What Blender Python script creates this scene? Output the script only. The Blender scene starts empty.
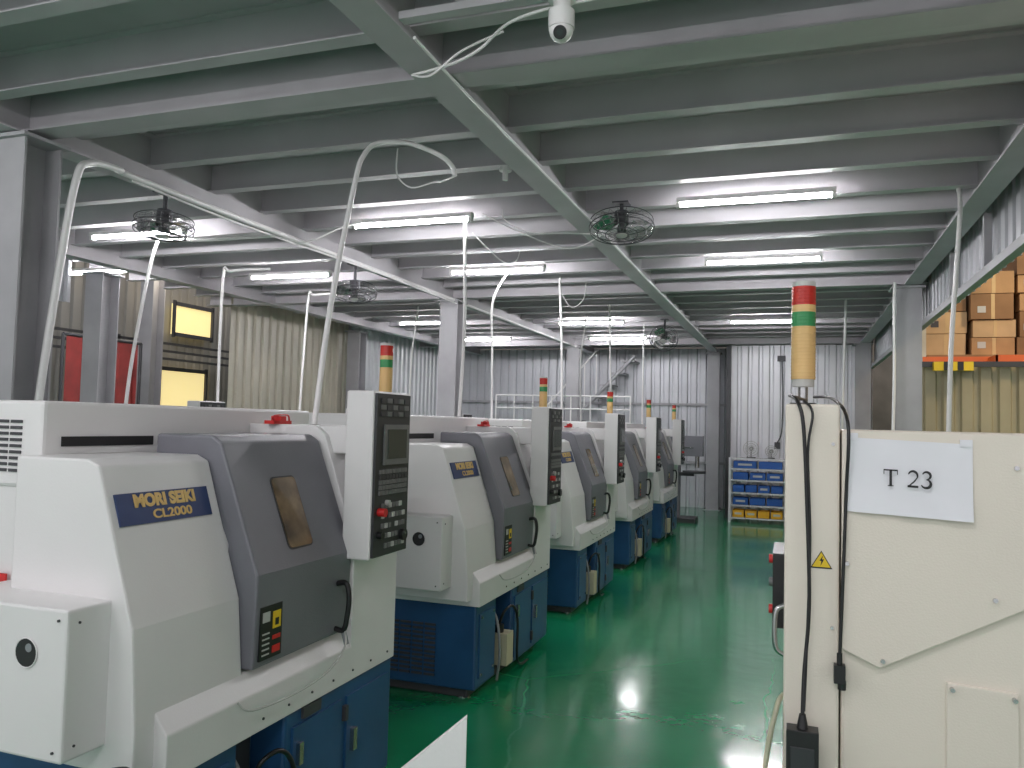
import bpy, math, random
from mathutils import Vector, Matrix
random.seed(4)
S=bpy.context.scene
# ---------------- materials ----------------
def mat(name,col,rough=0.5,metal=0.0,var=0.06,scale=6.0,bump=0.0,bscale=60.0,emit=None,es=0.0,coat=0.0,spec=0.5,trans=0.0):
    m=bpy.data.materials.new(name); m.use_nodes=True
    nt=m.node_tree; b=nt.nodes['Principled BSDF']
    tc=nt.nodes.new('ShaderNodeTexCoord')
    n=nt.nodes.new('ShaderNodeTexNoise'); n.inputs['Scale'].default_value=scale; n.inputs['Detail'].default_value=4
    nt.links.new(tc.outputs['Object'],n.inputs['Vector'])
    r=nt.nodes.new('ShaderNodeValToRGB')
    a=[max(0,c*(1-var)) for c in col]; z=[min(1,c*(1+var)) for c in col]
    r.color_ramp.elements[0].position=0.3; r.color_ramp.elements[1].position=0.7
    r.color_ramp.elements[0].color=(*a,1); r.color_ramp.elements[1].color=(*z,1)
    nt.links.new(n.outputs['Fac'],r.inputs['Fac']); nt.links.new(r.outputs['Color'],b.inputs['Base Color'])
    b.inputs['Roughness'].default_value=rough; b.inputs['Metallic'].default_value=metal
    b.inputs['Specular IOR Level'].default_value=spec
    b.inputs['Coat Weight'].default_value=coat
    if trans: b.inputs['Transmission Weight'].default_value=trans
    if bump:
        n2=nt.nodes.new('ShaderNodeTexNoise'); n2.inputs['Scale'].default_value=bscale
        nt.links.new(tc.outputs['Object'],n2.inputs['Vector'])
        bp=nt.nodes.new('ShaderNodeBump'); bp.inputs['Strength'].default_value=bump; bp.inputs['Distance'].default_value=0.01
        nt.links.new(n2.outputs['Fac'],bp.inputs['Height']); nt.links.new(bp.outputs['Normal'],b.inputs['Normal'])
    if emit:
        b.inputs['Emission Color'].default_value=(*emit,1); b.inputs['Emission Strength'].default_value=es
    return m
M_white=mat('painted_white_steel',(0.77,0.755,0.75),0.35,var=0.03,scale=2,bump=0.05,bscale=150)
M_cream=mat('cream_painted_steel',(0.77,0.70,0.61),0.4,var=0.03,scale=2,bump=0.08,bscale=220)
M_blue=mat('blue_painted_steel',(0.018,0.078,0.19),0.35,var=0.12,scale=4)
M_dgray=mat('gray_door_paint',(0.18,0.18,0.205),0.4,var=0.06,scale=3,bump=0.1,bscale=200)
M_black=mat('black_plastic',(0.012,0.012,0.013),0.4)
M_panel=mat('dark_control_face',(0.03,0.032,0.035),0.45)
M_screen=mat('crt_screen',(0.05,0.06,0.06),0.12)
M_key=mat('gray_keys',(0.16,0.16,0.16),0.5)
M_keyw=mat('light_keys',(0.5,0.5,0.48),0.5)
M_red=mat('red_plastic',(0.6,0.02,0.02),0.4)
M_gold=mat('gold_lettering',(0.75,0.5,0.18),0.4)
M_navy=mat('navy_nameplate',(0.03,0.055,0.16),0.35)
M_win=mat('smoked_window',(0.19,0.13,0.075),0.1,var=0.6,scale=9)
M_steel=mat('gray_painted_beam',(0.48,0.465,0.485),0.5,var=0.08,scale=3)
M_joist=mat('gray_joist',(0.50,0.485,0.505),0.5,var=0.08,scale=2)
M_deck=mat('deck_plate',(0.44,0.425,0.445),0.6,var=0.12,scale=1.2)
M_col=mat('column_gray',(0.36,0.355,0.37),0.5,var=0.10,scale=3)
M_pvc=mat('white_pvc',(0.80,0.79,0.78),0.35,var=0.02)
M_wall=mat('corrugated_gray',(0.53,0.535,0.565),0.4,metal=0.1,var=0.08,scale=1.5)
M_wallb=mat('corrugated_white',(0.70,0.70,0.73),0.35,metal=0.1,var=0.06,scale=1.5)
M_wallc=mat('corrugated_cream',(0.56,0.52,0.42),0.45,var=0.12,scale=1.0)
M_outer=mat('corrugated_dim',(0.26,0.25,0.23),0.5,var=0.12,scale=1.0)
M_fence=mat('corrugated_tan',(0.36,0.31,0.20),0.5,var=0.15,scale=1.5)
M_dark=mat('dark_metal',(0.05,0.05,0.055),0.5)
M_chrome=mat('bare_steel',(0.5,0.5,0.5),0.25,metal=1.0)
M_paper=mat('paper',(0.80,0.79,0.83),0.6,var=0.03,bump=0.15,bscale=14)
M_yel=mat('warning_yellow',(0.8,0.55,0.02),0.5)
M_card=mat('cardboard',(0.42,0.25,0.12),0.8,var=0.2,scale=3)
M_card2=mat('cardboard_pale',(0.55,0.38,0.21),0.8,var=0.15,scale=3)
M_card3=mat('cardboard_dark',(0.27,0.15,0.07),0.8,var=0.2,scale=3)
M_tape=mat('packing_tape',(0.6,0.42,0.2),0.4)
M_orange=mat('rack_orange',(0.7,0.14,0.03),0.4)
M_bin=mat('blue_bin',(0.01,0.10,0.42),0.4)
M_ybin=mat('yellow_bin',(0.85,0.45,0.02),0.4)
M_tarp=mat('red_tarp',(0.30,0.035,0.03),0.6,var=0.25,scale=5)
M_lred=mat('lens_red',(0.50,0.03,0.02),0.25)
M_lgreen=mat('lens_green',(0.04,0.26,0.09),0.25)
M_lamb=mat('lens_amber',(0.72,0.48,0.20),0.25)
M_beige=mat('beige_box',(0.5,0.48,0.34),0.5)
M_hose=mat('gray_hose',(0.25,0.27,0.28),0.45)
M_fan=mat('fan_metal',(0.10,0.10,0.11),0.35,metal=0.6)
M_tube=mat('lit_tube',(1,1,1),0.4,emit=(0.985,0.965,1.0),es=145.0)
M_conc=mat('concrete_outside',(0.22,0.2,0.18),0.8,var=0.2,scale=2)
M_warmlit=mat('lit_panel',(0.8,0.7,0.3),0.6,emit=(1.0,0.80,0.38),es=0.75)

def floor_mat():
    m=bpy.data.materials.new('green_epoxy'); m.use_nodes=True; nt=m.node_tree; b=nt.nodes['Principled BSDF']
    tc=nt.nodes.new('ShaderNodeTexCoord')
    n=nt.nodes.new('ShaderNodeTexNoise'); n.inputs['Scale'].default_value=0.9; n.inputs['Detail'].default_value=8
    nt.links.new(tc.outputs['Object'],n.inputs['Vector'])
    r=nt.nodes.new('ShaderNodeValToRGB'); r.color_ramp.elements[0].position=0.3; r.color_ramp.elements[1].position=0.7
    r.color_ramp.elements[0].color=(0.004,0.18,0.070,1); r.color_ramp.elements[1].color=(0.008,0.245,0.098,1)
    nt.links.new(n.outputs['Fac'],r.inputs['Fac'])
    v=nt.nodes.new('ShaderNodeTexVoronoi'); v.feature='DISTANCE_TO_EDGE'; v.inputs['Scale'].default_value=0.55
    w=nt.nodes.new('ShaderNodeTexNoise'); w.inputs['Scale'].default_value=3.0; w.inputs['Detail'].default_value=6
    nt.links.new(tc.outputs['Object'],w.inputs['Vector'])
    mx=nt.nodes.new('ShaderNodeMixRGB'); mx.inputs[0].default_value=0.12
    nt.links.new(tc.outputs['Object'],mx.inputs[1]); nt.links.new(w.outputs['Color'],mx.inputs[2])
    nt.links.new(mx.outputs[0],v.inputs['Vector'])
    cr=nt.nodes.new('ShaderNodeValToRGB'); cr.color_ramp.elements[0].position=0.0; cr.color_ramp.elements[1].position=0.004
    cr.color_ramp.elements[0].color=(1,1,1,1); cr.color_ramp.elements[1].color=(0,0,0,1)
    nt.links.new(v.outputs['Distance'],cr.inputs['Fac'])
    m2=nt.nodes.new('ShaderNodeMixRGB'); m2.inputs[2].default_value=(0.08,0.36,0.2,1)
    mul=nt.nodes.new('ShaderNodeMath'); mul.operation='MULTIPLY'; mul.inputs[1].default_value=0.5
    nt.links.new(cr.outputs['Color'],mul.inputs[0]); nt.links.new(mul.outputs[0],m2.inputs[0])
    nt.links.new(r.outputs['Color'],m2.inputs[1]); nt.links.new(m2.outputs[0],b.inputs['Base Color'])
    rr=nt.nodes.new('ShaderNodeMapRange'); rr.inputs['To Min'].default_value=0.12; rr.inputs['To Max'].default_value=0.32
    nt.links.new(n.outputs['Fac'],rr.inputs['Value']); nt.links.new(rr.outputs[0],b.inputs['Roughness'])
    n2=nt.nodes.new('ShaderNodeTexNoise'); n2.inputs['Scale'].default_value=5.0; n2.inputs['Detail'].default_value=3
    nt.links.new(tc.outputs['Object'],n2.inputs['Vector'])
    bp=nt.nodes.new('ShaderNodeBump'); bp.inputs['Strength'].default_value=0.22; bp.inputs['Distance'].default_value=0.02
    nt.links.new(n2.outputs['Fac'],bp.inputs['Height']); nt.links.new(bp.outputs['Normal'],b.inputs['Normal'])
    b.inputs['Coat Weight'].default_value=0.4; b.inputs['Coat Roughness'].default_value=0.09
    return m
M_floor=floor_mat()

# ---------------- mesh builder ----------------
class B:
    def __init__(s): s.v=[];s.f=[];s.m=[];s.sm=[];s.mats=[]
    def mi(s,m):
        if m not in s.mats: s.mats.append(m)
        return s.mats.index(m)
    def add(s,vs,fs,m,sm=False):
        o=len(s.v); s.v+= [tuple(v) for v in vs]; k=s.mi(m)
        for f in fs: s.f.append([i+o for i in f]); s.m.append(k); s.sm.append(sm)
        return s
    def box(s,x0,x1,y0,y1,z0,z1,m):
        vs=[(x,y,z) for z in (z0,z1) for y in (y0,y1) for x in (x0,x1)]
        return s.add(vs,[(0,2,3,1),(4,5,7,6),(0,1,5,4),(2,6,7,3),(0,4,6,2),(1,3,7,5)],m)
    def obox(s,c,ax,ay,az,h,m):
        c=Vector(c);ax=Vector(ax).normalized();ay=Vector(ay).normalized();az=Vector(az).normalized()
        vs=[c+ax*h[0]*i+ay*h[1]*j+az*h[2]*k for k in(-1,1) for j in(-1,1) for i in(-1,1)]
        return s.add(vs,[(0,2,3,1),(4,5,7,6),(0,1,5,4),(2,6,7,3),(0,4,6,2),(1,3,7,5)],m)
    def cyl(s,p0,p1,r,m,n=14,r1=None):
        p0=Vector(p0);p1=Vector(p1);r1=r if r1 is None else r1
        d=(p1-p0).normalized(); a=d.orthogonal().normalized(); b=d.cross(a)
        vs=[]
        for p,q in((p0,r),(p1,r1)):
            for i in range(n):
                t=2*math.pi*i/n; vs.append(p+(a*math.cos(t)+b*math.sin(t))*q)
        s.add(vs,[(i,(i+1)%n,n+(i+1)%n,n+i) for i in range(n)],m,True)
        return s.add(vs,[tuple(range(n-1,-1,-1)),tuple(range(n,2*n))],m)
    def tube(s,pts,r,m,n=8,closed=False,smooth=True,seg=6):
        P=[Vector(p) for p in pts]
        if smooth and len(P)>2:
            Q=[];N=len(P);rng=N if closed else N-1
            for i in range(rng):
                g=lambda k:(P[k%N] if closed else P[max(0,min(N-1,k))])
                p0,p1,p2,p3=g(i-1),g(i),g(i+1),g(i+2)
                for k in range(seg):
                    t=k/seg
                    Q.append(0.5*((2*p1)+(p2-p0)*t+(2*p0-5*p1+4*p2-p3)*t*t+(3*p1-p0-3*p2+p3)*t**3))
            if not closed: Q.append(P[-1])
            P=Q
        N=len(P); vs=[]; a=None
        for i in range(N):
            if closed: d=P[(i+1)%N]-P[i-1]
            else: d=P[min(N-1,i+1)]-P[max(0,i-1)]
            d.normalize()
            if a is None: a=d.orthogonal().normalized()
            a=(a-d*a.dot(d)).normalized(); b=d.cross(a)
            for k in range(n):
                t=2*math.pi*k/n; vs.append(P[i]+(a*math.cos(t)+b*math.sin(t))*r)
        fs=[]
        for i in range(N if closed else N-1):
            for k in range(n):
                j=(i+1)%N; fs.append((i*n+k,i*n+(k+1)%n,j*n+(k+1)%n,j*n+k))
        s.add(vs,fs,m,True)
        if not closed: s.add([vs[k] for k in range(n)]+[vs[(N-1)*n+k] for k in range(n)],[tuple(range(n-1,-1,-1)),tuple(range(n,2*n))],m)
        return s
    def ring(s,c,nrm,R,r,m,k=20,n=6):
        c=Vector(c);nrm=Vector(nrm).normalized();a=nrm.orthogonal().normalized();b=nrm.cross(a)
        return s.tube([c+(a*math.cos(2*math.pi*i/k)+b*math.sin(2*math.pi*i/k))*R for i in range(k)],r,m,n=n,closed=True,smooth=False)
    def sphere(s,c,r,m,n=14,h=8,sz=1.0):
        c=Vector(c);vs=[c+Vector((0,0,-r*sz))]
        for i in range(1,h):
            p=math.pi*i/h
            for k in range(n):
                t=2*math.pi*k/n; vs.append(c+Vector((r*math.sin(p)*math.cos(t),r*math.sin(p)*math.sin(t),-r*sz*math.cos(p))))
        vs.append(c+Vector((0,0,r*sz))); fs=[]
        for k in range(n): fs.append((0,1+(k+1)%n,1+k))
        for i in range(h-2):
            for k in range(n):
                fs.append((1+i*n+k,1+i*n+(k+1)%n,1+(i+1)*n+(k+1)%n,1+(i+1)*n+k))
        L=len(vs)-1;o=1+(h-2)*n
        for k in range(n): fs.append((o+k,o+(k+1)%n,L))
        return s.add(vs,fs,m,True)
    def prism(s,prof,y0,y1,m):
        n=len(prof); vs=[(x,y0,z) for x,z in prof]+[(x,y1,z) for x,z in prof]
        fs=[tuple(range(n)),tuple(range(2*n-1,n-1,-1))]+[(i,n+i,n+(i+1)%n,(i+1)%n) for i in range(n)]
        return s.add(vs,fs,m)
    def hbeam_x(s,x0,x1,y,zb,zt,w,m,t=0.012):
        s.box(x0,x1,y-w/2,y+w/2,zb,zb+t,m); s.box(x0,x1,y-w/2,y+w/2,zt-t,zt,m); s.box(x0,x1,y-t/2,y+t/2,zb+t,zt-t,m)
    def hbeam_y(s,y0,y1,x,zb,zt,w,m,t=0.012):
        s.box(x-w/2,x+w/2,y0,y1,zb,zb+t,m); s.box(x-w/2,x+w/2,y0,y1,zt-t,zt,m); s.box(x-t/2,x+t/2,y0,y1,zb+t,zt-t,m)
    def corr(s,p0,p1,z0,z1,m,pitch=0.19,dep=0.035):
        p0=Vector((*p0,0));p1=Vector((*p1,0));L=(p1-p0).length;d=(p1-p0)/L;nr=Vector((-d.y,d.x,0))
        pts=[];x=0
        while x<L:
            for a,o in((0,0),(0.55,0),(0.65,dep),(0.90,dep)):
                xx=x+a*pitch
                if xx<=L: pts.append((xx,o))
            x+=pitch
        pts.append((L,0)); vs=[];n=len(pts)
        for z in (z0,z1):
            for off in (0,0.004):
                for a,o in pts:
                    q=p0+d*a+nr*(o+off); vs.append((q.x,q.y,z))
        fs=[]
        for i in range(n-1):
            fs.append((i,i+1,2*n+i+1,2*n+i)); fs.append((n+i+1,n+i,3*n+i,3*n+i+1)); fs.append((i,n+i,n+i+1,i+1)); fs.append((2*n+i,2*n+i+1,3*n+i+1,3*n+i))
        return s.add(vs,fs,m)
    def mesh(s,name):
        me=bpy.data.meshes.new(name); me.from_pydata(s.v,[],s.f)
        for m in s.mats: me.materials.append(m)
        me.polygons.foreach_set('material_index',s.m); me.polygons.foreach_set('use_smooth',s.sm); me.update()
        return me
    def obj(s,name,parent=None,bevel=0,loc=None):
        o=bpy.data.objects.new(name,s.mesh(name)); S.collection.objects.link(o)
        if loc: o.location=loc
        if parent: o.parent=parent
        if bevel:
            md=o.modifiers.new('bevel','BEVEL'); md.width=bevel; md.segments=2; md.limit_method='ANGLE'; md.angle_limit=math.radians(25)
        return o
def empty(name,loc=(0,0,0)):
    e=bpy.data.objects.new(name,None); e.location=loc; S.collection.objects.link(e); return e
def text(name,body,size,m,mx,parent,ext=0.0015,bold=0.0,sx=1.0):
    c=bpy.data.curves.new(name,'FONT'); c.body=body; c.size=size; c.extrude=ext; c.offset=bold; c.align_x='CENTER'; c.align_y='CENTER'
    c.materials.append(m); o=bpy.data.objects.new(name,c); S.collection.objects.link(o)
    o.parent=parent; o.matrix_local=mx@Matrix.Diagonal((sx,1,1,1)); return o
def frame(o,x,y,z):
    m=Matrix.Identity(4)
    for i,v in enumerate((x,y,z,o)):
        for k in range(3): m[k][i]=v[k]
    return m

# ---------------- room ----------------
B().box(-13,8,-4,19,-0.1,0,M_floor).obj('floor')
B().box(-8,1.35,-4,17.2,3.52,3.56,M_deck).obj('ceiling')
b=B()
y=-3.6
while y<16.9:
    if min(abs(y-g) for g in(-2.7,3.3,9.3,15.3))>0.16:
        b.hbeam_x(-7.9,1.3,y,3.31,3.52,0.09,M_joist,t=0.008)
    y+=0.6
b.obj('ceiling_joists')
for Y in (-2.7,3.3,9.3,15.3):
    b=B(); b.hbeam_x(-7.9,1.3,Y,3.21,3.52,0.15,M_steel); b.obj('steel_girder')
for X in (-6.8,-4.12,-1.55,1.15):
    b=B(); b.hbeam_y(-4,16.95,X,3.19,3.52,0.16,M_steel); b.obj('steel_girder')
def column(x,y,zt=3.19):
    b=B(); w=0.12;t=0.014
    b.box(x-w,x+w,y-w,y-w+t,0,zt,M_col); b.box(x-w,x+w,y+w-t,y+w,0,zt,M_col); b.box(x-t/2,x+t/2,y-w+t,y+w-t,0,zt,M_col)
    b.box(x-0.17,x+0.17,y-0.17,y+0.17,0,0.02,M_col); b.box(x-0.17,x+0.15,y-0.15,y+0.15,zt-0.03,zt-0.01,M_col)
    for sx in(-.14,.14):
        for sy in(-.14,.14): b.cyl((x+sx,y+sy,0.02),(x+sx,y+sy,0.05),0.012,M_chrome,n=6)
    b.obj('steel_column')
for p in ((-4.12,3.3),(-4.12,9.3),(-4.12,15.3),(1.12,9.3),(1.12,15.15),(-7.2,6.75),(-7.2,12.2),(-1.55,16.7)): column(*p)
column(-9.0,9.35,4.1)

# walls
b=B(); b.corr((-7.55,17.0),(-1.3,17.0),0,3.3,M_wall)
for z in(0.9,2.1): b.box(-7.5,-1.3,16.93,16.97,z,z+0.05,M_col)
b.obj('wall_back')
b=B(); b.corr((-1.12,15.45),(1.3,15.45),0,3.2,M_wallb); b.box(-1.2,-1.12,15.35,15.5,0,3.2,M_dark); b.obj('wall_back_partition')
b=B(); b.corr((-1.2,17.1),(-1.2,15.5),0,3.2,M_wall); b.obj('wall_side_partition')
b=B(); b.corr((-7.5,9.25),(-7.5,12.4),0,3.35,M_wallc); b.obj('wall_left_cream')
b=B(); b.corr((-7.5,12.45),(-7.5,17.0),0,3.35,M_wallb); b.box(-7.5,-7.44,12.4,12.47,0,3.3,M_col); b.obj('wall_left_white')
b=B(); b.corr((1.32,15.4),(1.32,-3.5),2.80,3.5,M_wall,pitch=0.2)
b.box(1.24,1.30,-3.5,15.4,2.76,2.82,M_col)
for yy in(3.8,5.0,6.3,7.6): b.box(1.24,1.29,yy,yy+0.05,2.8,3.2,M_col)
b.obj('wall_right_valance')
b=B(); b.corr((1.25,10.4),(7.9,10.4),0,2.45,M_fence); b.box(1.25,7.9,10.3,10.36,2.42,2.48,M_dark)
b.box(1.5,1.9,10.2,10.3,2.37,2.47,M_yel); b.box(1.6,1.66,10.195,10.2,2.37,2.47,M_black); b.box(1.74,1.8,10.195,10.2,2.37,2.47,M_black)
b.obj('wall_right_fence')
B().box(7.9,8,-4,19,0,7,M_conc).obj('wall_right_warehouse')
B().box(-13,8,18.9,19,0,7,M_conc).obj('wall_far_warehouse')
B().box(-13,-12.9,-4,19,0,7,M_conc).obj('wall_left_warehouse')
b=B(); b.corr((-9.6,3.0),(-9.6,14.0),0,4.2,M_outer); b.obj('wall_left_outer')
def window(n,y0,y1,z0,z1,k):
    b=B(); b.box(-9.52,-9.48,y0,y1,z0,z1,M_warmlit)
    for i in range(k+1):
        yy=y0+(y1-y0)*i/k; b.box(-9.48,-9.44,yy-.02,yy+.02,z0-.05,z1+.05,M_dark)
    for zz in (z0,z1): b.box(-9.48,-9.44,y0,y1,zz-.03,zz+.03,M_dark)
    b.obj(n)
window('window_1',10.3,11.2,2.95,3.45,1); window('window_2',9.7,11.1,1.75,2.38,1)
b=B(); b.corr((-8.2,7.2),(-8.2,8.3),1.0,2.58,M_tarp,pitch=0.4,dep=0.09)
b.cyl((-8.2,7.15,2.58),(-8.2,8.35,2.58),0.02,M_dark); b.cyl((-8.2,7.15,0),(-8.2,7.15,2.58),0.02,M_dark); b.cyl((-8.2,8.35,0),(-8.2,8.35,2.58),0.02,M_dark)
b.obj('red_tarp')
b=B()
for z in(2.5,2.62,2.74): b.box(-9.3,-9.25,3.0,13.0,z,z+0.035,M_dark)
for yy in (3.0,6.1,9.0,11.9): b.box(-9.3,-9.25,yy-.03,yy+.03,0,2.8,M_dark)
b.obj('metal_railing')
b=B(); b.corr((-7.5,2.0),(-7.5,6.6),2.85,3.35,M_wall); b.obj('wall_left_valance')

# ---------------- tube lights ----------------
b=B(); b.box(-0.54,0.54,-0.03,0.03,0.0,0.035,M_white); b.cyl((-0.51,0,-0.014),(0.51,0,-0.014),0.016,M_tube,n=12)
for s in(-1,1): b.box(s*0.525-0.015,s*0.525+0.015,-0.02,0.02,-0.035,0.0,M_white)
tm=b.mesh('fluorescent_tube_light')
for (x,y) in ((-.28,5.8),(-.3,7.95),(-.4,12.5),(-2.96,5.8),(-3.0,7.9),(-3.05,12.3),(-3.1,14.6),(-5.6,5.6),(-7.43,7.0),(-5.45,7.7),(-5.7,11.9),(-5.7,14.5),
              (-.3,0.4),(-3.0,0.5),(-.3,-1.6),(-3.0,-1.6),(-5.6,1.2),(-5.6,-1.6)):
    o=bpy.data.objects.new('fluorescent_tube_light',tm); o.location=(x,y,3.275); S.collection.objects.link(o)

# ---------------- lathe ----------------
DY0=0.405
def lathe_meshes():
    P=[]
    b=B(); b.box(-1.42,-0.02,0.02,0.36,0.06,0.56,M_blue); b.box(-1.42,-0.14,0.36,0.60,0.06,0.56,M_blue); b.box(-1.42,0.0,0.60,1.42,0.06,0.56,M_blue)
    b.box(-1.36,-0.08,0.06,1.36,0.0,0.06,M_dark)
    P.append(('base',b.mesh('base'),0.012))
    b=B()
    for i in range(12): 
        z=0.12+i*0.027
        for j in range(6): b.box(-0.76+j*0.082,-0.69+j*0.082,0.012,0.022,z,z+0.013,M_dark)
    b.box(-0.022,-0.012,0.07,0.31,0.12,0.50,M_blue)
    b.box(-0.141,-0.135,0.38,0.58,0.08,0.53,M_dark)  # dark sheet on the recess back, painting in the shade of the opening
    b.box(0.0,0.010,0.64,0.98,0.10,0.50,M_blue); b.box(0.0,0.010,1.02,1.38,0.10,0.50,M_blue)
    for z in(0.16,0.44): b.box(0.004,0.022,0.99,1.012,z-0.03,z+0.03,M_dark)
    b.box(0.008,0.028,0.66,0.685,0.36,0.44,M_chrome); b.box(0.008,0.028,1.05,1.08,0.27,0.36,M_chrome)
    b.box(0.0,0.012,0.70,0.82,0.515,0.555,M_dark)
    for yy in(0.09,0.29):
        for z in(0.14,0.48): b.cyl((-0.014,yy,z),(-0.004,yy,z),0.010,M_chrome,n=8)
    b.box(-0.12,0.03,0.44,0.56,0.10,0.30,M_beige); b.cyl((-0.04,0.48,0.30),(-0.04,0.48,0.35),0.03,M_black)
    b.tube([(-0.04,0.48,0.35),(0.0,0.46,0.44),(0.03,0.54,0.46),(0.04,0.61,0.36),(0.035,0.63,0.12),(0.03,0.72,0.04),(0.02,0.9,0.02)],0.009,M_black)
    b.tube([(-0.1,0.40,0.5),(-0.03,0.40,0.40),(0.0,0.39,0.2),(-0.02,0.40,0.02)],0.009,M_hose)
    for x in(-1.3,-0.12):
        for y in(0.1,1.3): b.cyl((x,y,0),(x,y,0.06),0.04,M_chrome)
    P.append(('base_fittings',b.mesh('base_fittings'),0))
    b=B(); b.prism([(-1.44,0.56),(0.012,0.56),(0.012,0.70),(-0.04,0.765),(-1.44,0.765)],-0.01,1.035,M_white)
    b.prism([(-1.42,0.75),(-0.12,0.75),(-0.12,1.2),(-0.25,1.47),(-1.42,1.47)],0.0,1.03,M_white)
    P.append(('lower_housing',b.mesh('lower_housing'),0.005))
    b=B(); b.box(-1.46,-0.54,-0.01,1.50,1.40,1.685,M_white)
    P.append(('rear_housing',b.mesh('rear_housing'),0.012))
    b=B()
    for i in range(9):
        for j in range(4): b.box(-0.86+j*0.06,-0.81+j*0.06,-0.014,-0.008,1.45+i*0.02,1.46+i*0.02,M_dark)
    b.box(-0.545,-0.535,0.06,0.46,1.535,1.568,M_black)
    b.box(-0.72,-0.66,-0.018,-0.012,1.04,1.12,M_red)
    b.box(-0.72,-0.66,-0.020,-0.012,1.07,1.09,M_black)
    b.box(-0.44,-0.39,1.0,1.13,1.62,1.635,M_red); b.box(-0.42,-0.37,1.02,1.06,1.635,1.655,M_red); b.tube([(-0.41,1.02,1.635),(-0.39,1.0,1.655),(-0.40,1.11,1.66),(-0.41,1.14,1.63)],0.004,M_red)
    P.append(('housing_details',b.mesh('housing_details'),0))
    b=B(); b.prism([(-0.55,0.60),(-0.035,0.60),(-0.035,0.74),(-0.06,1.02),(-0.215,1.49),(-0.26,1.51),(-0.55,1.51)],-0.09,DY0-0.015,M_white)
    P.append(('headstock_cover',b.mesh('headstock_cover'),0.008))
    b=B(); b.box(-0.66,-0.14,-0.24,0.0,0.68,1.10,M_white)
    P.append(('spindle_guard',b.mesh('spindle_guard'),0.008))
    b=B(); b.cyl((-0.285,-0.243,0.97),(-0.285,-0.20,0.97),0.04,M_black,n=24); b.ring((-0.285,-0.243,0.97),(0,1,0),0.041,0.002,M_white,k=24)  # black disc: the hole's inner shade is painted, not modelled
    b.cyl((-0.275,-0.2445,0.985),(-0.275,-0.24,0.985),0.012,M_hose)
    for x in(-0.63,-0.17):
        for z in(0.71,1.07): b.cyl((x,-0.245,z),(x,-0.238,z),0.004,M_dark,n=8)
    for yy in (-0.2,-0.03):
        for z in(0.72,1.06): b.cyl((-0.142,yy,z),(-0.137,yy,z),0.004,M_dark,n=8)
    for i in range(7): b.cyl((0.010,0.45+i*0.15,0.60),(0.016,0.45+i*0.15,0.60),0.005,M_dark,n=8)
    P.append(('bolts_and_painted_hole',b.mesh('bolts_and_painted_hole'),0))
    b=B(); b.prism([(-0.46,0.775),(0.0,0.775),(0.008,1.10),(-0.17,1.555),(-0.21,1.58),(-0.46,1.58)],DY0-0.01,1.02,M_dgray)
    P.append(('sliding_door',b.mesh('sliding_door'),0.010))
    nz=Vector((0.455,0,0.178)).normalized(); up=Vector((-0.178,0,0.455)).normalized()
    def slant(z): return 0.008-0.178*(z-1.10)/0.455
    b=B(); c=Vector((slant(1.29),0.685,1.29))
    def rr(w,h,r,off,m,th):
        pts=[]
        for (sx,sy,a0) in((1,1,0),(-1,1,90),(-1,-1,180),(1,-1,270)):
            for k in range(5):
                a=math.radians(a0+k*22.5); pts.append((sx*(w-r)+r*math.cos(a),sy*(h-r)+r*math.sin(a)))
        n=len(pts); vs=[]
        for o in(off,off+th):
            for (p,q) in pts: vs.append(c+Vector((0,1,0))*p+up*q+nz*o)
        b.add(vs,[tuple(range(n-1,-1,-1)),tuple(range(n,2*n))]+[(i,(i+1)%n,n+(i+1)%n,n+i) for i in range(n)],m)
    rr(0.080,0.142,0.022,-0.002,M_panel,0.004); rr(0.074,0.136,0.018,0.002,M_win,0.003)
    P.append(('door_window',b.mesh('door_window'),0))
    b=B(); b.box(0.0,0.008,0.42,0.545,0.80,0.985,M_black)
    b.box(0.007,0.010,0.432,0.472,0.93,0.965,M_keyw);b.box(0.007,0.010,0.49,0.535,0.90,0.96,M_yel)
    b.box(0.0098,0.0105,0.502,0.523,0.91,0.935,M_black)
    for i in range(5): b.box(0.007,0.010,0.432,0.472,0.815+i*0.018,0.820+i*0.018,M_keyw)
    b.box(0.007,0.010,0.49,0.535,0.862,0.876,M_red); b.box(0.007,0.010,0.49,0.535,0.815,0.84,M_red)
    b.tube([(0.0,0.92,0.98),(0.045,0.92,0.985),(0.06,0.92,0.93),(0.055,0.92,0.86),(0.04,0.92,0.80),(0.0,0.92,0.80)],0.011,M_black)
    b.tube([(0.045,0.92,0.80),(0.06,0.90,0.74),(0.05,0.80,0.67),(0.04,0.6,0.645),(0.035,0.36,0.66),(0.02,0.30,0.70)],0.004,M_keyw)
    b.cyl((0.03,0.93,0.80),(0.05,0.93,0.74),0.011,M_hose)
    P.append(('door_fittings',b.mesh('door_fittings'),0))
    b=B(); b.prism([(-0.54,0.56),(0.012,0.56),(0.012,1.12),(-0.15,1.58),(-0.20,1.62),(-0.54,1.62)],1.03,1.42,M_white)
    P.append(('right_housing',b.mesh('right_housing'),0.005))
    b=B(); b.box(-0.02,0.11,0.98,1.30,1.07,1.77,M_white)
    b.box(-0.3,-0.02,1.06,1.2,1.5,1.62,M_white)
    P.append(('control_pendant',b.mesh('control_pendant'),0.008))
    b=B(); b.box(0.11,0.122,0.99,1.29,1.08,1.76,M_panel)
    b.box(0.122,0.130,1.05,1.27,1.46,1.63,M_key); b.box(0.129,0.133,1.075,1.245,1.485,1.61,M_screen)
    for j in range(5):
        for i in range(3): b.box(0.122,0.127,1.02+j*0.052,1.06+j*0.052,1.665+i*0.028,1.685+i*0.028,M_key if (i+j)%2 else M_dark)
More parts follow.
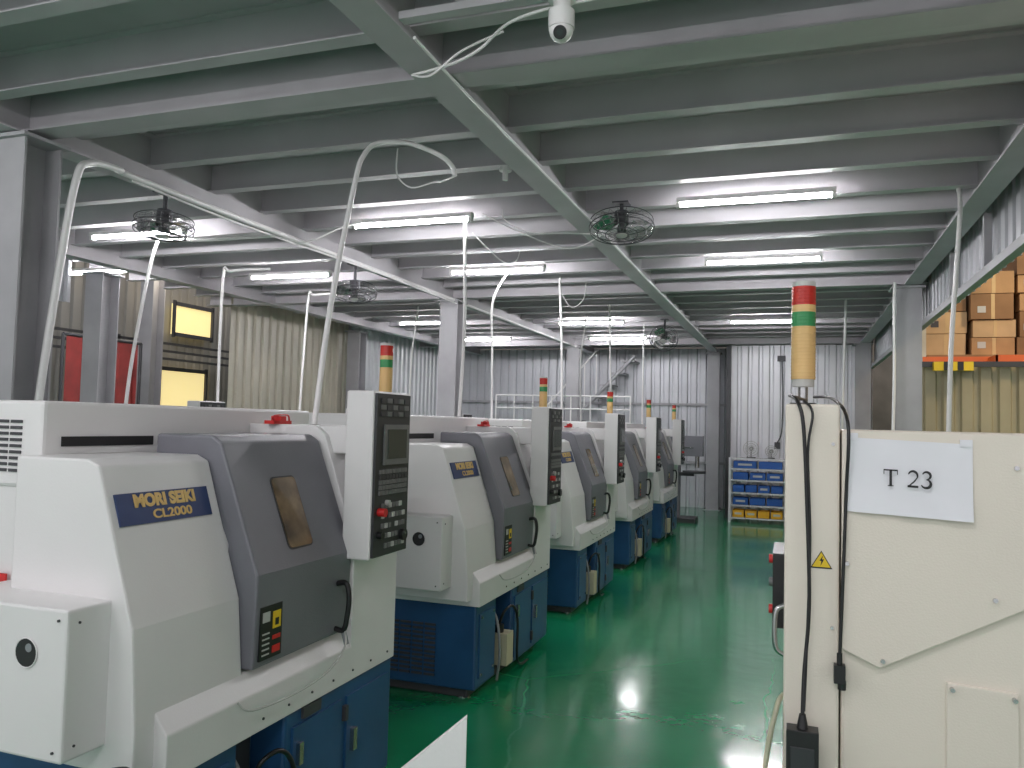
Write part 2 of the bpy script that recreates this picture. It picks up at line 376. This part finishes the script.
    for j in range(9):
        for i in range(5): b.box(0.122,0.128,1.02+j*0.028,1.042+j*0.028,1.335+i*0.022,1.352+i*0.022,M_key if i!=3 else M_dark)
    for j in range(7):
        for i in range(5):
            if (i*3+j*5)%7!=0: b.box(0.122,0.128,1.05+j*0.031,1.07+j*0.031,1.11+i*0.042,1.13+i*0.042,M_keyw if (i+j)%3==0 else M_key)
    b.cyl((0.122,1.03,1.265),(0.155,1.03,1.265),0.018,M_red); b.cyl((0.122,1.03,1.17),(0.145,1.03,1.17),0.016,M_black)
    b.cyl((0.122,1.09,1.30),(0.14,1.09,1.30),0.012,M_keyw); b.cyl((0.122,1.24,1.15),(0.14,1.24,1.15),0.026,M_black); b.cyl((0.14,1.225,1.16),(0.15,1.225,1.16),0.006,M_chrome)
    P.append(('control_face',b.mesh('control_face'),0))
    return P
def tower(b,x,y,z,s=1.0,r=0.034,pole=0.12):
    b.cyl((x,y,z),(x,y,z+0.015),r*1.1,M_black); b.cyl((x,y,z),(x,y,z+pole),r*0.4,M_chrome); b.cyl((x,y,z+pole-0.02),(x,y,z+pole),r*0.9,M_keyw)
    z+=pole
    def lens(a,c,m):
        b.cyl((x,y,z+a*s),(x,y,z+c*s),r,m,n=20)
        k=a+0.006
        while k<c-0.003: b.ring((x,y,z+k*s),(0,0,1),r,0.0014,m,k=20,n=4); k+=0.009
    lens(0,0.135,M_lamb); lens(0.135,0.172,M_lgreen); lens(0.172,0.190,M_lamb); lens(0.190,0.238,M_lred)
    b.cyl((x,y,z+0.238*s),(x,y,z+0.25*s),r*0.98,M_keyw,n=20)
LM=lathe_meshes()
b=B(); tower(b,-0.06,1.39,1.60,r=0.03,pole=0.16); LM.append(('signal_tower',b.mesh('signal_tower'),0))
zc=1.355; slx=-0.06-0.155*(zc-1.02)/0.47
upv=Vector((-0.155,0,0.47)).normalized(); nv=Vector((0.47,0,0.155)).normalized()
b=B(); b.obox(Vector((slx,0.14,zc))+nv*0.002,(0,1,0),upv,nv,(0.20,0.05,0.004),M_navy); LM.append(('nameplate',b.mesh('nameplate'),0))
def lathe(x,y,tow=True,txt=True):
    e=empty('cnc_lathe',(x,y,0))
    for n,me,bv in LM:
        if n=='signal_tower' and not tow: continue
        o=bpy.data.objects.new(n,me); S.collection.objects.link(o); o.parent=e
        if bv:
            md=o.modifiers.new('bevel','BEVEL'); md.width=bv; md.segments=2; md.limit_method='ANGLE'; md.angle_limit=math.radians(25)
    if txt:
        c=Vector((slx,0.14,zc))+nv*0.007
        text('nameplate_lettering','MORI SEIKI',0.054,M_gold,frame(c+upv*0.021,(0,1,0),upv,nv),e,bold=0.0028,sx=1.02)
        text('nameplate_lettering','CL2000',0.040,M_gold,frame(c-upv*0.025+Vector((0,0.02,0)),(0,1,0),upv,nv),e,bold=0.001,sx=1.35)
    return e
for i,Y in enumerate((1.95,4.45,6.8,9.15,11.5)): lathe(-1.75,Y,True,i<3)
for Y in (4.4,6.9,10.0): lathe(-4.75,Y,False,False)
b=B(); b.tube([(-1.76,1.66,0.2),(-1.76,1.67,0.50),(-1.75,1.70,0.64),(-1.74,1.76,0.665),(-1.73,1.81,0.6),(-1.715,1.83,0.3),(-1.70,1.83,0.0)],0.018,M_black)
b.tube([(-1.76,1.66,0.2),(-1.76,1.66,0.0)],0.018,M_black)
b.obj('coolant_hose')

# ---------------- right machine ----------------
e=empty('machine_tool_enclosure',(0,0,0))
b=B(); b.box(-0.02,0.100,2.0,3.9,0.08,1.712,M_cream); b.obj('front_cover_frame',e,0.006)
b=B(); b.prism([(0.104,0.08),(2.3,0.08),(2.3,1.655),(0.104,1.655)],2.004,3.85,M_cream); b.box(0.0,2.25,2.06,3.8,0.0,0.08,M_dark); b.obj('main_cabinet',e,0.008)
def slab(pts,y0,y1,m,name,bev=0.003):
    b=B(); b.prism(pts,y0,y1,m); return b.obj(name,e,bev)
slab([(0.104,1.157),(0.184,1.122),(0.60,1.352),(0.9,1.50),(0.9,1.652),(0.104,1.652)],1.990,2.006,M_cream,'upper_skin')
slab([(0.317,0.2),(0.456,0.2),(0.456,1.10),(0.317,1.107)],1.996,2.008,M_cream,'service_panel')
b=B()
for x,z in((0.328,1.095),(0.446,1.088),(0.451,1.58),(0.41,1.295),(0.19,1.14),(0.7,1.6),(0.328,0.3),(0.446,0.3),(0.115,1.35)):
    b.cyl((x,1.984,z),(x,1.998,z),0.005,M_chrome,n=10)
for z in(1.62,1.2,0.8,0.5): b.cyl((0.085,1.996,z),(0.085,2.0,z),0.004,M_chrome,n=10)
b.obj('screws',e)
b=B(); vs=[];fs=[];NX,NZ=14,8
for j in range(NZ+1):
    for i in range(NX+1):
        u=i/NX;v=j/NZ
        x=0.1146+0.253*u; z=1.637-0.168*v-0.009*u; y=1.987-0.010*(v**3)*(0.3+0.7*u)-0.004*(math.sin(u*9)*v)**2
        vs.append((x,y,z))
for j in range(NZ):
    for i in range(NX):
        a=j*(NX+1)+i; fs.append((a,a+NX+1,a+NX+2,a+1))
b.add(vs,fs,M_paper,True)
b.obj('paper_sign',e)
b=B(); LY=1.9765
def P2(x,z): return (0.238+x*1.08,LY,1.548+z*1.1-0.03*x)
def quad(x0,x1,z0,z1): b.add([P2(x0,z0),P2(x1,z0),P2(x1,z1),P2(x0,z1)],[(0,1,2,3)],M_black)
def stroke(pts):
    vs=[];n=len(pts)
    for i,(x,z,w) in enumerate(pts):
        x0,z0,_=pts[max(0,i-1)];x1,z1,_=pts[min(n-1,i+1)]; dx,dz=x1-x0,z1-z0;L=math.hypot(dx,dz); nx,nz=-dz/L,dx/L
        vs+= [P2(x-nx*w/2,z-nz*w/2),P2(x+nx*w/2,z+nz*w/2)]
    b.add(vs,[(2*i,2*i+2,2*i+3,2*i+1) for i in range(n-1)],M_black)
h=0.017
quad(-0.034,-0.029,-h,h); quad(-0.037,-0.026,-h,-h+0.002); quad(-0.045,-0.018,h-0.003,h); quad(-0.045,-0.0435,h-0.010,h); quad(-0.0195,-0.018,h-0.010,h)
def arc(cx,cz,rx,rz,a0,a1,w0,w1,n=14):
    return [(cx+rx*math.cos(math.radians(a0+(a1-a0)*i/n)),cz+rz*math.sin(math.radians(a0+(a1-a0)*i/n)),w0+(w1-w0)*math.sin(math.pi*i/n)) for i in range(n+1)]
stroke(arc(0.010,0.007,0.0085,0.009,165,-30,0.002,0.005)+[(0.012,-0.005,0.003),(0.001,-0.0155,0.002)])
quad(0.000,0.020,-h,-h+0.0045)
stroke(arc(0.035,0.0085,0.0075,0.0075,160,-80,0.002,0.005)); stroke(arc(0.034,-0.0075,0.009,0.0085,85,-160,0.002,0.0055))
b.obj('sign_lettering',e)
b=B()
for x,z in((0.125,1.637),(0.355,1.628)): b.box(x-0.012,x+0.012,1.984,1.9895,z-0.006,z+0.01,M_paper)
b.obj('sign_tape',e)
def tri(c,s,y): 
    return [(c[0]-s,y,c[1]-s*0.8),(c[0]+s,y,c[1]-s*0.8),(c[0],y,c[1]+s*0.9)]
b=B(); b.add(tri((0.061,1.352),0.024,1.998),[(0,1,2)],M_black); b.add(tri((0.061,1.352),0.020,1.9975),[(0,1,2)],M_yel)
b.add([(0.065,1.997,1.364),(0.057,1.997,1.350),(0.062,1.997,1.350),(0.059,1.997,1.338),(0.067,1.997,1.354),(0.062,1.997,1.354)],[(0,1,2),(3,4,5)],M_black)
b.obj('warning_label',e)
b=B(); tower(b,0.022,2.35,1.71,r=0.032,s=1.08,pole=0.08); b.obj('signal_tower',e)
b=B()
b.tube([(0.03,2.3,1.73),(-0.01,2.1,1.735),(0.005,2.0,1.72),(0.02,1.975,1.66),(0.03,1.975,1.45),(0.035,1.975,1.25),(0.025,1.96,1.10),(0.022,1.95,1.01)],0.0045,M_black)
b.tube([(0.02,2.0,1.72),(0.04,1.985,1.69),(0.03,1.978,1.60),(0.036,1.975,1.4),(0.03,1.965,1.15),(0.025,1.95,1.02)],0.003,M_black)
b.tube([(0.05,2.3,1.74),(0.09,2.15,1.73),(0.115,1.975,1.67),(0.112,1.98,1.5),(0.106,1.98,1.3),(0.10,1.98,1.13)],0.004,M_black)
b.box(0.088,0.112,1.965,1.99,1.085,1.125,M_black); b.cyl((0.1,1.978,1.12),(0.1,1.978,1.15),0.006,M_black); b.cyl((0.105,1.978,1.07),(0.105,1.978,1.09),0.009,M_black)
b.obj('power_cables',e)
b=B(); b.box(-0.012,0.056,1.92,1.965,0.80,0.985,M_black); b.cyl((0.022,1.945,0.985),(0.022,1.945,1.015),0.013,M_black,r1=0.007); b.box(-0.004,0.048,1.917,1.921,0.83,0.95,M_panel); b.obj('power_adapter',e,0.006)
b=B(); b.box(-0.05,-0.02,2.2,2.42,1.14,1.33,M_black); b.cyl((-0.06,2.24,1.31),(-0.05,2.24,1.31),0.012,M_red); b.cyl((-0.06,2.24,1.25),(-0.05,2.24,1.25),0.012,M_key); b.cyl((-0.06,2.24,1.18),(-0.05,2.24,1.18),0.012,M_red)
b.tube([(-0.02,2.1,1.22),(-0.04,2.1,1.2),(-0.04,2.1,1.12),(-0.02,2.1,1.10)],0.006,M_chrome); b.obj('push_button_station',e)
b=B(); b.tube([(-0.02,2.05,1.02),(-0.035,2.0,1.0),(-0.06,1.98,0.85),(-0.08,1.98,0.5),(-0.08,2.0,0.0)],0.006,M_beige); b.obj('drain_hoses',e)

# ---------------- white guard stand bottom ----------------
R=Vector((0.943,0.334,0)); Fv=Vector((-0.334,0.943,0))
P1=Vector((-0.45,1.11,1.217)); t=0.012
pts=[P1,P1-R*0.36+Vector((0,0,-0.30)),P1-R*0.36+Vector((0,0,-0.50)),P1+Vector((0,0,-0.50))]
b=B(); vs=pts+[p+Fv*t for p in pts]; b.add(vs,[(0,1,2,3),(7,6,5,4),(0,4,5,1),(1,5,6,2),(2,6,7,3),(3,7,4,0)],M_white)
pc=P1-R*0.18+Fv*0.03
b.cyl((pc.x,pc.y,0.02),(pc.x,pc.y,1.0),0.018,M_chrome); b.cyl((pc.x,pc.y,0),(pc.x,pc.y,0.02),0.18,M_dark,n=28)
b.obj('sheet_metal_stand')

# ---------------- security camera ----------------
b=B(); c=Vector((-0.81,2.73,3.11))
b.cyl((c.x,c.y,3.19),(c.x,c.y,3.205),0.05,M_pvc,n=24); b.cyl((c.x,c.y,3.13),(c.x,c.y,3.19),0.032,M_pvc,n=24)
b.cyl((c.x,c.y,3.085),(c.x,c.y,3.15),0.048,M_pvc,n=24); b.sphere((c.x,c.y,3.08),0.044,M_pvc,n=20,h=12)
d=Vector((0.15,-0.85,-0.45)).normalized(); q=Vector((c.x,c.y,3.075)); b.cyl(q+d*0.03,q+d*0.048,0.024,M_black,n=20); b.cyl(q+d*0.048,q+d*0.05,0.012,M_screen,n=16)
b.box(-1.46,1.06,2.70,2.75,3.205,3.235,M_joist)
for x in(-1.2,-0.2,0.5): b.box(x-.02,x+.02,2.70,2.74,3.235,3.52,M_col)
b.obj('security_camera')

# ---------------- fans ----------------
def fan(x,y,z,tilt=0.35,r=0.25,azi=0.0,top=3.19):
    b=B(); n=Vector((math.sin(azi)*math.sin(tilt),-math.cos(azi)*math.sin(tilt),-math.cos(tilt))); c=Vector((x,y,z)); a=n.orthogonal().normalized(); bb=n.cross(a)
    for R_,o in((r,0),(r*0.97,0.03),(r*0.97,-0.05),(r*0.75,0.05),(r*0.5,0.06),(r*0.22,0.065)): b.ring(c+n*o,n,R_,0.004,M_fan,k=28,n=5)
    for i in range(22):
        t=2*math.pi*i/22; u=a*math.cos(t)+bb*math.sin(t)
        b.tube([c+n*0.065+u*r*0.1,c+n*0.055+u*r*0.7,c+n*0.0+u*r,c-n*0.05+u*r*0.9,c-n*0.07+u*r*0.25],0.002,M_chrome,n=4,smooth=False)
    b.cyl(c-n*0.12,c-n*0.03,0.055,M_fan,n=18); b.cyl(c-n*0.02,c+n*0.03,0.035,M_dark,n=16); b.cyl(c+n*0.062,c+n*0.07,0.04,M_keyw,n=16)
    for i in range(3):
        t0=2*math.pi*i/3; vs=[]
        for k in range(5):
            rr_=r*(0.15+0.75*k/4); w=0.25+0.35*math.sin(math.pi*(k/4)*0.8+0.3)
            for s_,oo in((-w,-0.018),(w,0.018)):
                u=a*math.cos(t0+s_)+bb*math.sin(t0+s_); vs.append(c+u*rr_+n*oo)
        b.add(vs,[(2*k,2*k+1,2*k+3,2*k+2) for k in range(4)],M_chrome)
    p=c-n*0.10; b.tube([p,p+Vector((0,0,0.04)),(p.x,p.y,top)],0.016,M_fan,smooth=False); b.box(p.x-0.06,p.x+0.06,p.y-0.06,p.y+0.06,top-0.01,top,M_fan)
    b.obj('ceiling_mounted_fan')
fan(-1.22,5.8,3.12,0.22,azi=0.3,r=0.24,top=3.31)
fan(-4.12,4.35,2.94,0.12,r=0.20,azi=0.5)
fan(-4.12,6.9,2.90,0.2,r=0.22,azi=0.5)
fan(-1.9,12.3,3.0,0.9,r=0.22,top=3.31)

# ---------------- conduits & cables ----------------
def pipe(pts,r=0.015,name='conduit_pipe',m=M_pvc,sm=True):
    B().tube(pts,r,m,smooth=sm).obj(name)
pipe([(-2.10,3.2,1.62),(-2.13,3.35,2.2),(-2.2,3.65,2.9),(-2.24,3.8,3.10),(-2.2,3.88,3.19),(-2.05,3.95,3.20),(-1.9,4.05,3.15),(-1.85,4.12,3.10),(-1.84,4.13,3.05)],0.014)
pipe([(-1.84,4.13,3.05),(-1.88,4.05,3.0),(-2.0,4.2,3.05),(-2.2,4.3,3.06),(-2.3,4.3,3.15),(-2.3,4.3,3.31)],0.005,'ceiling_cable')
pipe([(-2.4,5.6,1.69),(-2.42,5.7,2.4),(-2.5,5.85,3.1),(-2.5,5.85,3.30)],0.014)
pipe([(-5.35,5.3,1.6),(-5.38,5.4,2.2),(-5.4,5.6,3.1),(-5.3,5.65,3.2),(-4.9,5.7,3.2),(-4.21,5.7,3.2)],0.015)
pipe([(-5.8,7.0,1.6),(-5.8,7.0,3.1),(-5.7,7.0,3.2),(-5.2,7.0,3.2)],0.015)
pipe([(-5.8,8.5,1.6),(-5.8,8.6,3.1),(-5.7,8.6,3.2),(-5.2,8.6,3.2)],0.015)
pipe([(-2.3,8.1,1.6),(-2.35,8.2,2.5),(-2.5,8.6,3.2),(-2.5,8.6,3.30)],0.013)
pipe([(-2.3,10.5,1.6),(-2.35,10.6,2.5),(-2.4,10.7,3.30)],0.013)
pipe([(-2.3,12.8,1.6),(-2.3,12.8,3.30)],0.013)
pipe([(-2.9,7.6,1.69),(-2.95,7.7,2.4),(-3.0,7.8,2.9),(-2.95,8.0,3.2),(-2.9,8.1,3.30)],0.012)
pipe([(-5.2,10.3,1.69),(-5.2,10.35,2.6),(-5.15,10.4,3.30)],0.013)
pipe([(-3.0,11.6,1.69),(-3.05,11.7,2.6),(-3.0,11.8,3.30)],0.012)
pipe([(-2.5,6.0,3.2),(-2.35,6.3,3.02),(-2.4,6.8,3.12),(-2.5,7.2,3.30)],0.005,'ceiling_cable')
pipe([(-2.5,8.6,3.15),(-2.4,8.75,2.98),(-2.3,8.9,3.1),(-2.3,9.0,3.30)],0.006,'ceiling_cable')
pipe([(-4.0,5.3,3.12),(-3.7,5.4,3.05),(-3.5,5.6,3.2),(-3.4,5.75,3.27)],0.006,'ceiling_cable')
pipe([(-3.978,3.30,0.9),(-3.975,3.32,1.6),(-3.95,3.40,2.5),(-3.93,3.46,3.0),(-3.94,3.55,3.12),(-3.98,3.8,3.165),(-4.02,4.4,3.165),(-4.02,9.1,3.165)],0.022)
pipe([(-4.02,9.5,3.165),(-4.02,15,3.165)],0.018)
pipe([(-3.96,3.9,3.12),(-3.96,5,3.10),(-3.98,7,3.13),(-3.98,9.1,3.12)],0.008,'ceiling_cable')
pipe([(0.93,5.8,1.3),(0.96,5.85,2.2),(1.03,5.95,3.1),(1.03,6.0,3.30)],0.015)
pipe([(0.95,9.1,1.2),(0.97,9.1,2.2),(0.97,9.1,3.0),(0.97,9.05,3.2)],0.016)
pipe([(0.55,10.8,1.2),(0.6,10.8,3.30)],0.014)
pipe([(-1.44,6.0,3.17),(-1.44,3.5,3.165),(-1.44,2.8,3.175)],0.007,'ceiling_cable')
pipe([(-1.46,6.2,3.17),(-1.6,5.9,3.12),(-1.9,5.7,3.1),(-2.1,5.7,3.2),(-2.15,5.75,3.3)],0.005,'ceiling_cable')
pipe([(-1.46,6.2,3.17),(-1.7,6.1,3.05),(-2.0,5.8,3.12),(-2.3,5.7,3.27)],0.005,'ceiling_cable')
pipe([(-1.6,3.1,3.17),(-1.35,2.95,3.12),(-1.2,2.9,3.14),(-1.0,2.8,3.19),(-0.6,2.76,3.2),(0.2,2.77,3.22)],0.006,'ceiling_cable')
pipe([(-1.6,3.1,3.17),(-1.45,2.98,3.10),(-1.3,2.95,3.17),(-1.1,2.9,3.2)],0.005,'ceiling_cable')
pipe([(-1.45,6.4,3.175),(-1.45,15,3.175)],0.010,'ceiling_cable')
b=B(); b.cyl((-1.78,4.8,3.28),(-1.78,4.8,3.31),0.04,M_pvc); b.cyl((-1.78,4.8,3.22),(-1.78,4.8,3.28),0.018,M_pvc); b.obj('smoke_detector')

# ---------------- shelf & far things ----------------
e=empty('parts_shelf',(-0.60,14.9,0)); b=B()
for x in(-0.47,0.47):
    for y in(-0.2,0.2): b.box(x-0.02,x+0.02,y-0.02,y+0.02,0,1.14,M_wallb)
for z in(0.08,0.3,0.52,0.74,0.94,1.12): b.box(-0.47,0.47,-0.2,0.2,z-0.012,z+0.012,M_wallb)
b.obj('frame',e)
def binn(b,x,z,w,h,m):
    b.prism([(x-w/2,z),(x+w/2,z),(x+w/2,z+h),(x-w/2,z+h)],-0.19,-0.185,m)
    b.box(x-w/2,x-w/2+.006,-0.19,0.15,z,z+h,m);b.box(x+w/2-.006,x+w/2,-0.19,0.15,z,z+h,m);b.box(x-w/2,x+w/2,-0.19,0.15,z,z+0.006,m);b.box(x-w/2,x+w/2,0.145,0.15,z,z+h,m)
    b.box(x-w*0.3,x+w*0.3,-0.194,-0.19,z+h*.4,z+h*.7,M_keyw if random.random()<.25 else m)
b=B()
for z,m,n in((0.095,M_ybin,4),(0.315,M_bin,3),(0.535,M_bin,4),(0.755,M_bin,3),(0.955,M_bin,2)):
    for i in range(n):
        w=0.86/n; binn(b,-0.43+w*(i+.5),z,w*0.92,0.12,m)
b.obj('storage_bins',e)
def deskfan(x,y,z,r=0.13):
    b=B(); b.cyl((x,y,z),(x,y,z+0.02),r*0.6,M_key,n=20); b.cyl((x,y,z),(x,y,z+r*1.2),0.012,M_key)
    c=(x,y-0.04,z+r*1.3)
    for R_ in(1,.7,.4): b.ring(c,(0,1,0),r*R_,0.006,M_keyw)
    for i in range(12):
        t=math.pi*2*i/12; b.cyl(c,(c[0]+r*math.cos(t),c[1],c[2]+r*math.sin(t)),0.003,M_keyw,n=4)
    b.cyl((x,y-0.03,c[2]),(x,y+0.08,c[2]),0.035,M_key)
    b.obj('desk_fan')
deskfan(-0.72,14.85,1.133); deskfan(-0.38,14.9,1.133,0.1)
b=B(); b.tube([(-0.22,15.38,2.9),(-0.2,15.36,2.2),(-0.22,15.36,1.6),(-0.3,15.36,1.4)],0.012,M_dark); b.box(-0.3,-0.16,15.36,15.42,2.9,3.0,M_dark); b.box(-0.34,-0.24,15.38,15.42,1.3,1.42,M_dark); b.obj('wall_switch_box')
b=B()
for i in range(12):
    y0=16.3; x0=-5.9+i*0.23; z0=0.25*(i+1)
    b.box(x0,x0+0.26,y0,y0+0.6,z0-0.03,z0,M_col)
b.tube([(-5.9,16.28,0.1),(-3.1,16.28,3.1)],0.04,M_col,smooth=False); b.tube([(-5.9,16.28,1.0),(-3.9,16.28,3.2)],0.02,M_pvc,smooth=False)
for i in range(9): b.tube([(-5.9+i*.25,16.28,0.1+i*.27),(-5.9+i*.25,16.28,1.0+i*.27)],0.012,M_pvc,smooth=False)
b.obj('metal_staircase')
b=B()
for z in(1.7,1.95,2.2): b.tube([(-5.6,14.9,z),(-2.9,14.9,z)],0.014,M_pvc,smooth=False)
for i in range(8): b.tube([(-5.6+i*.385,14.9,0),(-5.6+i*.385,14.9,2.2)],0.014,M_pvc,smooth=False)
b.obj('guard_railing')
b=B(); b.box(-2.1,-1.6,14.1,14.6,0,0.08,M_dark); b.cyl((-1.95,14.35,0.08),(-1.95,14.35,1.55),0.07,M_dgray,n=18); b.box(-2.08,-1.5,14.2,14.5,1.15,1.5,M_dgray); b.cyl((-1.6,14.35,0.95),(-1.6,14.35,1.16),0.04,M_chrome)
b.cyl((-1.65,14.35,0.85),(-1.65,14.35,0.89),0.2,M_dark,n=22); b.box(-1.95,-1.65,14.3,14.4,0.8,0.86,M_dark)
for i in range(3):
    t=i*2.09; b.cyl((-1.8,14.18,1.3),(-1.8+.16*math.cos(t),14.12,1.3+.16*math.sin(t)),0.009,M_chrome)
b.obj('drill_press')

# ---------------- warehouse rack ----------------
b=B()
for x in(1.5,3.9,6.3):
    for y in(11.1,12.1): b.box(x-0.04,x+0.04,y-0.04,y+0.04,0,5.2,M_wallc)
for z in(1.2,2.6,4.4):
    for y in(11.08,12.12): b.box(1.5,6.3,y-0.03,y+0.03,z-0.11,z,M_orange)
    b.box(1.5,6.3,11.1,12.1,z-0.02,z,M_card)
b.obj('pallet_rack')
b=B()
def boxes(x0,x1,z0,cols,dz):
    x=x0;i=0
    while x<x1:
        w=random.choice((0.34,0.42,0.5)); n=cols[i%len(cols)]; z=z0; fy=random.uniform(11.12,11.3)
        b.box(x,x+w,11.14,11.95,z,z+0.03,M_card3); z+=0.03
        for k in range(n):
            h=random.choice((0.22,0.28,0.32)); j=random.uniform(-.02,.02); m=random.choice((M_card,M_card,M_card2,M_card3))
            if z+h>z0+dz: break
            b.box(x+j,x+w-0.04+j,fy+j,11.9,z,z+h-0.01,m)
            b.box(x+w/2-.03+j,x+w/2+.01+j,fy-.003+j,fy+j,z,z+h-0.01,M_tape)
            if (i+k)%2: b.box(x+.06,x+.15,fy-.004+j,fy+j,z+.08,z+.16,random.choice((M_dark,M_keyw)))
            z+=h
        x+=w;i+=1
boxes(1.56,6.1,2.602,[3,4,5,6,5],1.5); boxes(1.56,6.1,4.402,[2,2,3],2); boxes(1.56,6.1,1.202,[3,3,3],1.2)
b.obj('cardboard_boxes')
b=B()
for i in range(5):
    x=2.2+i*0.55
    b.box(x,x+0.45,11.0-0.42,11.0,2.0,2.02,M_orange)
    for (xa,xb,ya,yb) in((x,x+.45,10.58,10.6),(x,x+.45,10.98,11.0),(x,x+.02,10.58,11.0),(x+.43,x+.45,10.58,11.0)): b.box(xa,xb,ya,yb,2.02,2.58,M_orange)
b.box(2.1,5.0,10.56,11.02,1.94,2.0,M_dark)
for x in(2.15,4.95):
    for y in(10.6,10.98): b.box(x-.02,x+.02,y-.02,y+.02,0,1.94,M_dark)
b.obj('orange_crates')

# ---------------- lights ----------------
def pl(name,loc,e,col,r=0.3):
    l=bpy.data.lights.new(name,'POINT'); l.energy=e; l.color=col; l.shadow_soft_size=r
    o=bpy.data.objects.new(name,l); o.location=loc; S.collection.objects.link(o)
pl('warehouse_lamp',(4.0,8.5,5.0),330,(1.0,0.76,0.46)); pl('warehouse_lamp',(-8.6,9.5,3.9),35,(1.0,0.88,0.7)); pl('warehouse_lamp',(4,13.5,5.5),150,(1.0,0.75,0.45))
w=bpy.data.worlds.new('world'); S.world=w; w.use_nodes=True
w.node_tree.nodes['Background'].inputs[0].default_value=(0.92,0.91,0.95,1); w.node_tree.nodes['Background'].inputs[1].default_value=1.1
try:
    S.view_settings.view_transform='Standard'
except Exception: pass

# ---------------- camera ----------------
cam=bpy.data.cameras.new('camera'); co=bpy.data.objects.new('camera',cam); S.collection.objects.link(co)
cam.sensor_width=36; cam.lens=36*800/1024; cam.clip_start=0.05
yaw=math.atan(283/800); pit=math.atan(39/800); roll=0.025
F=Vector((-math.sin(yaw)*math.cos(pit),math.cos(yaw)*math.cos(pit),math.sin(pit)))
Rv=Vector((math.cos(yaw),math.sin(yaw),0)); U=Rv.cross(F)
R2=Rv*math.cos(roll)+U*math.sin(roll); U2=U*math.cos(roll)-Rv*math.sin(roll)
co.matrix_world=frame(Vector((0,0,1.65)),R2,U2,-F)
S.camera=co
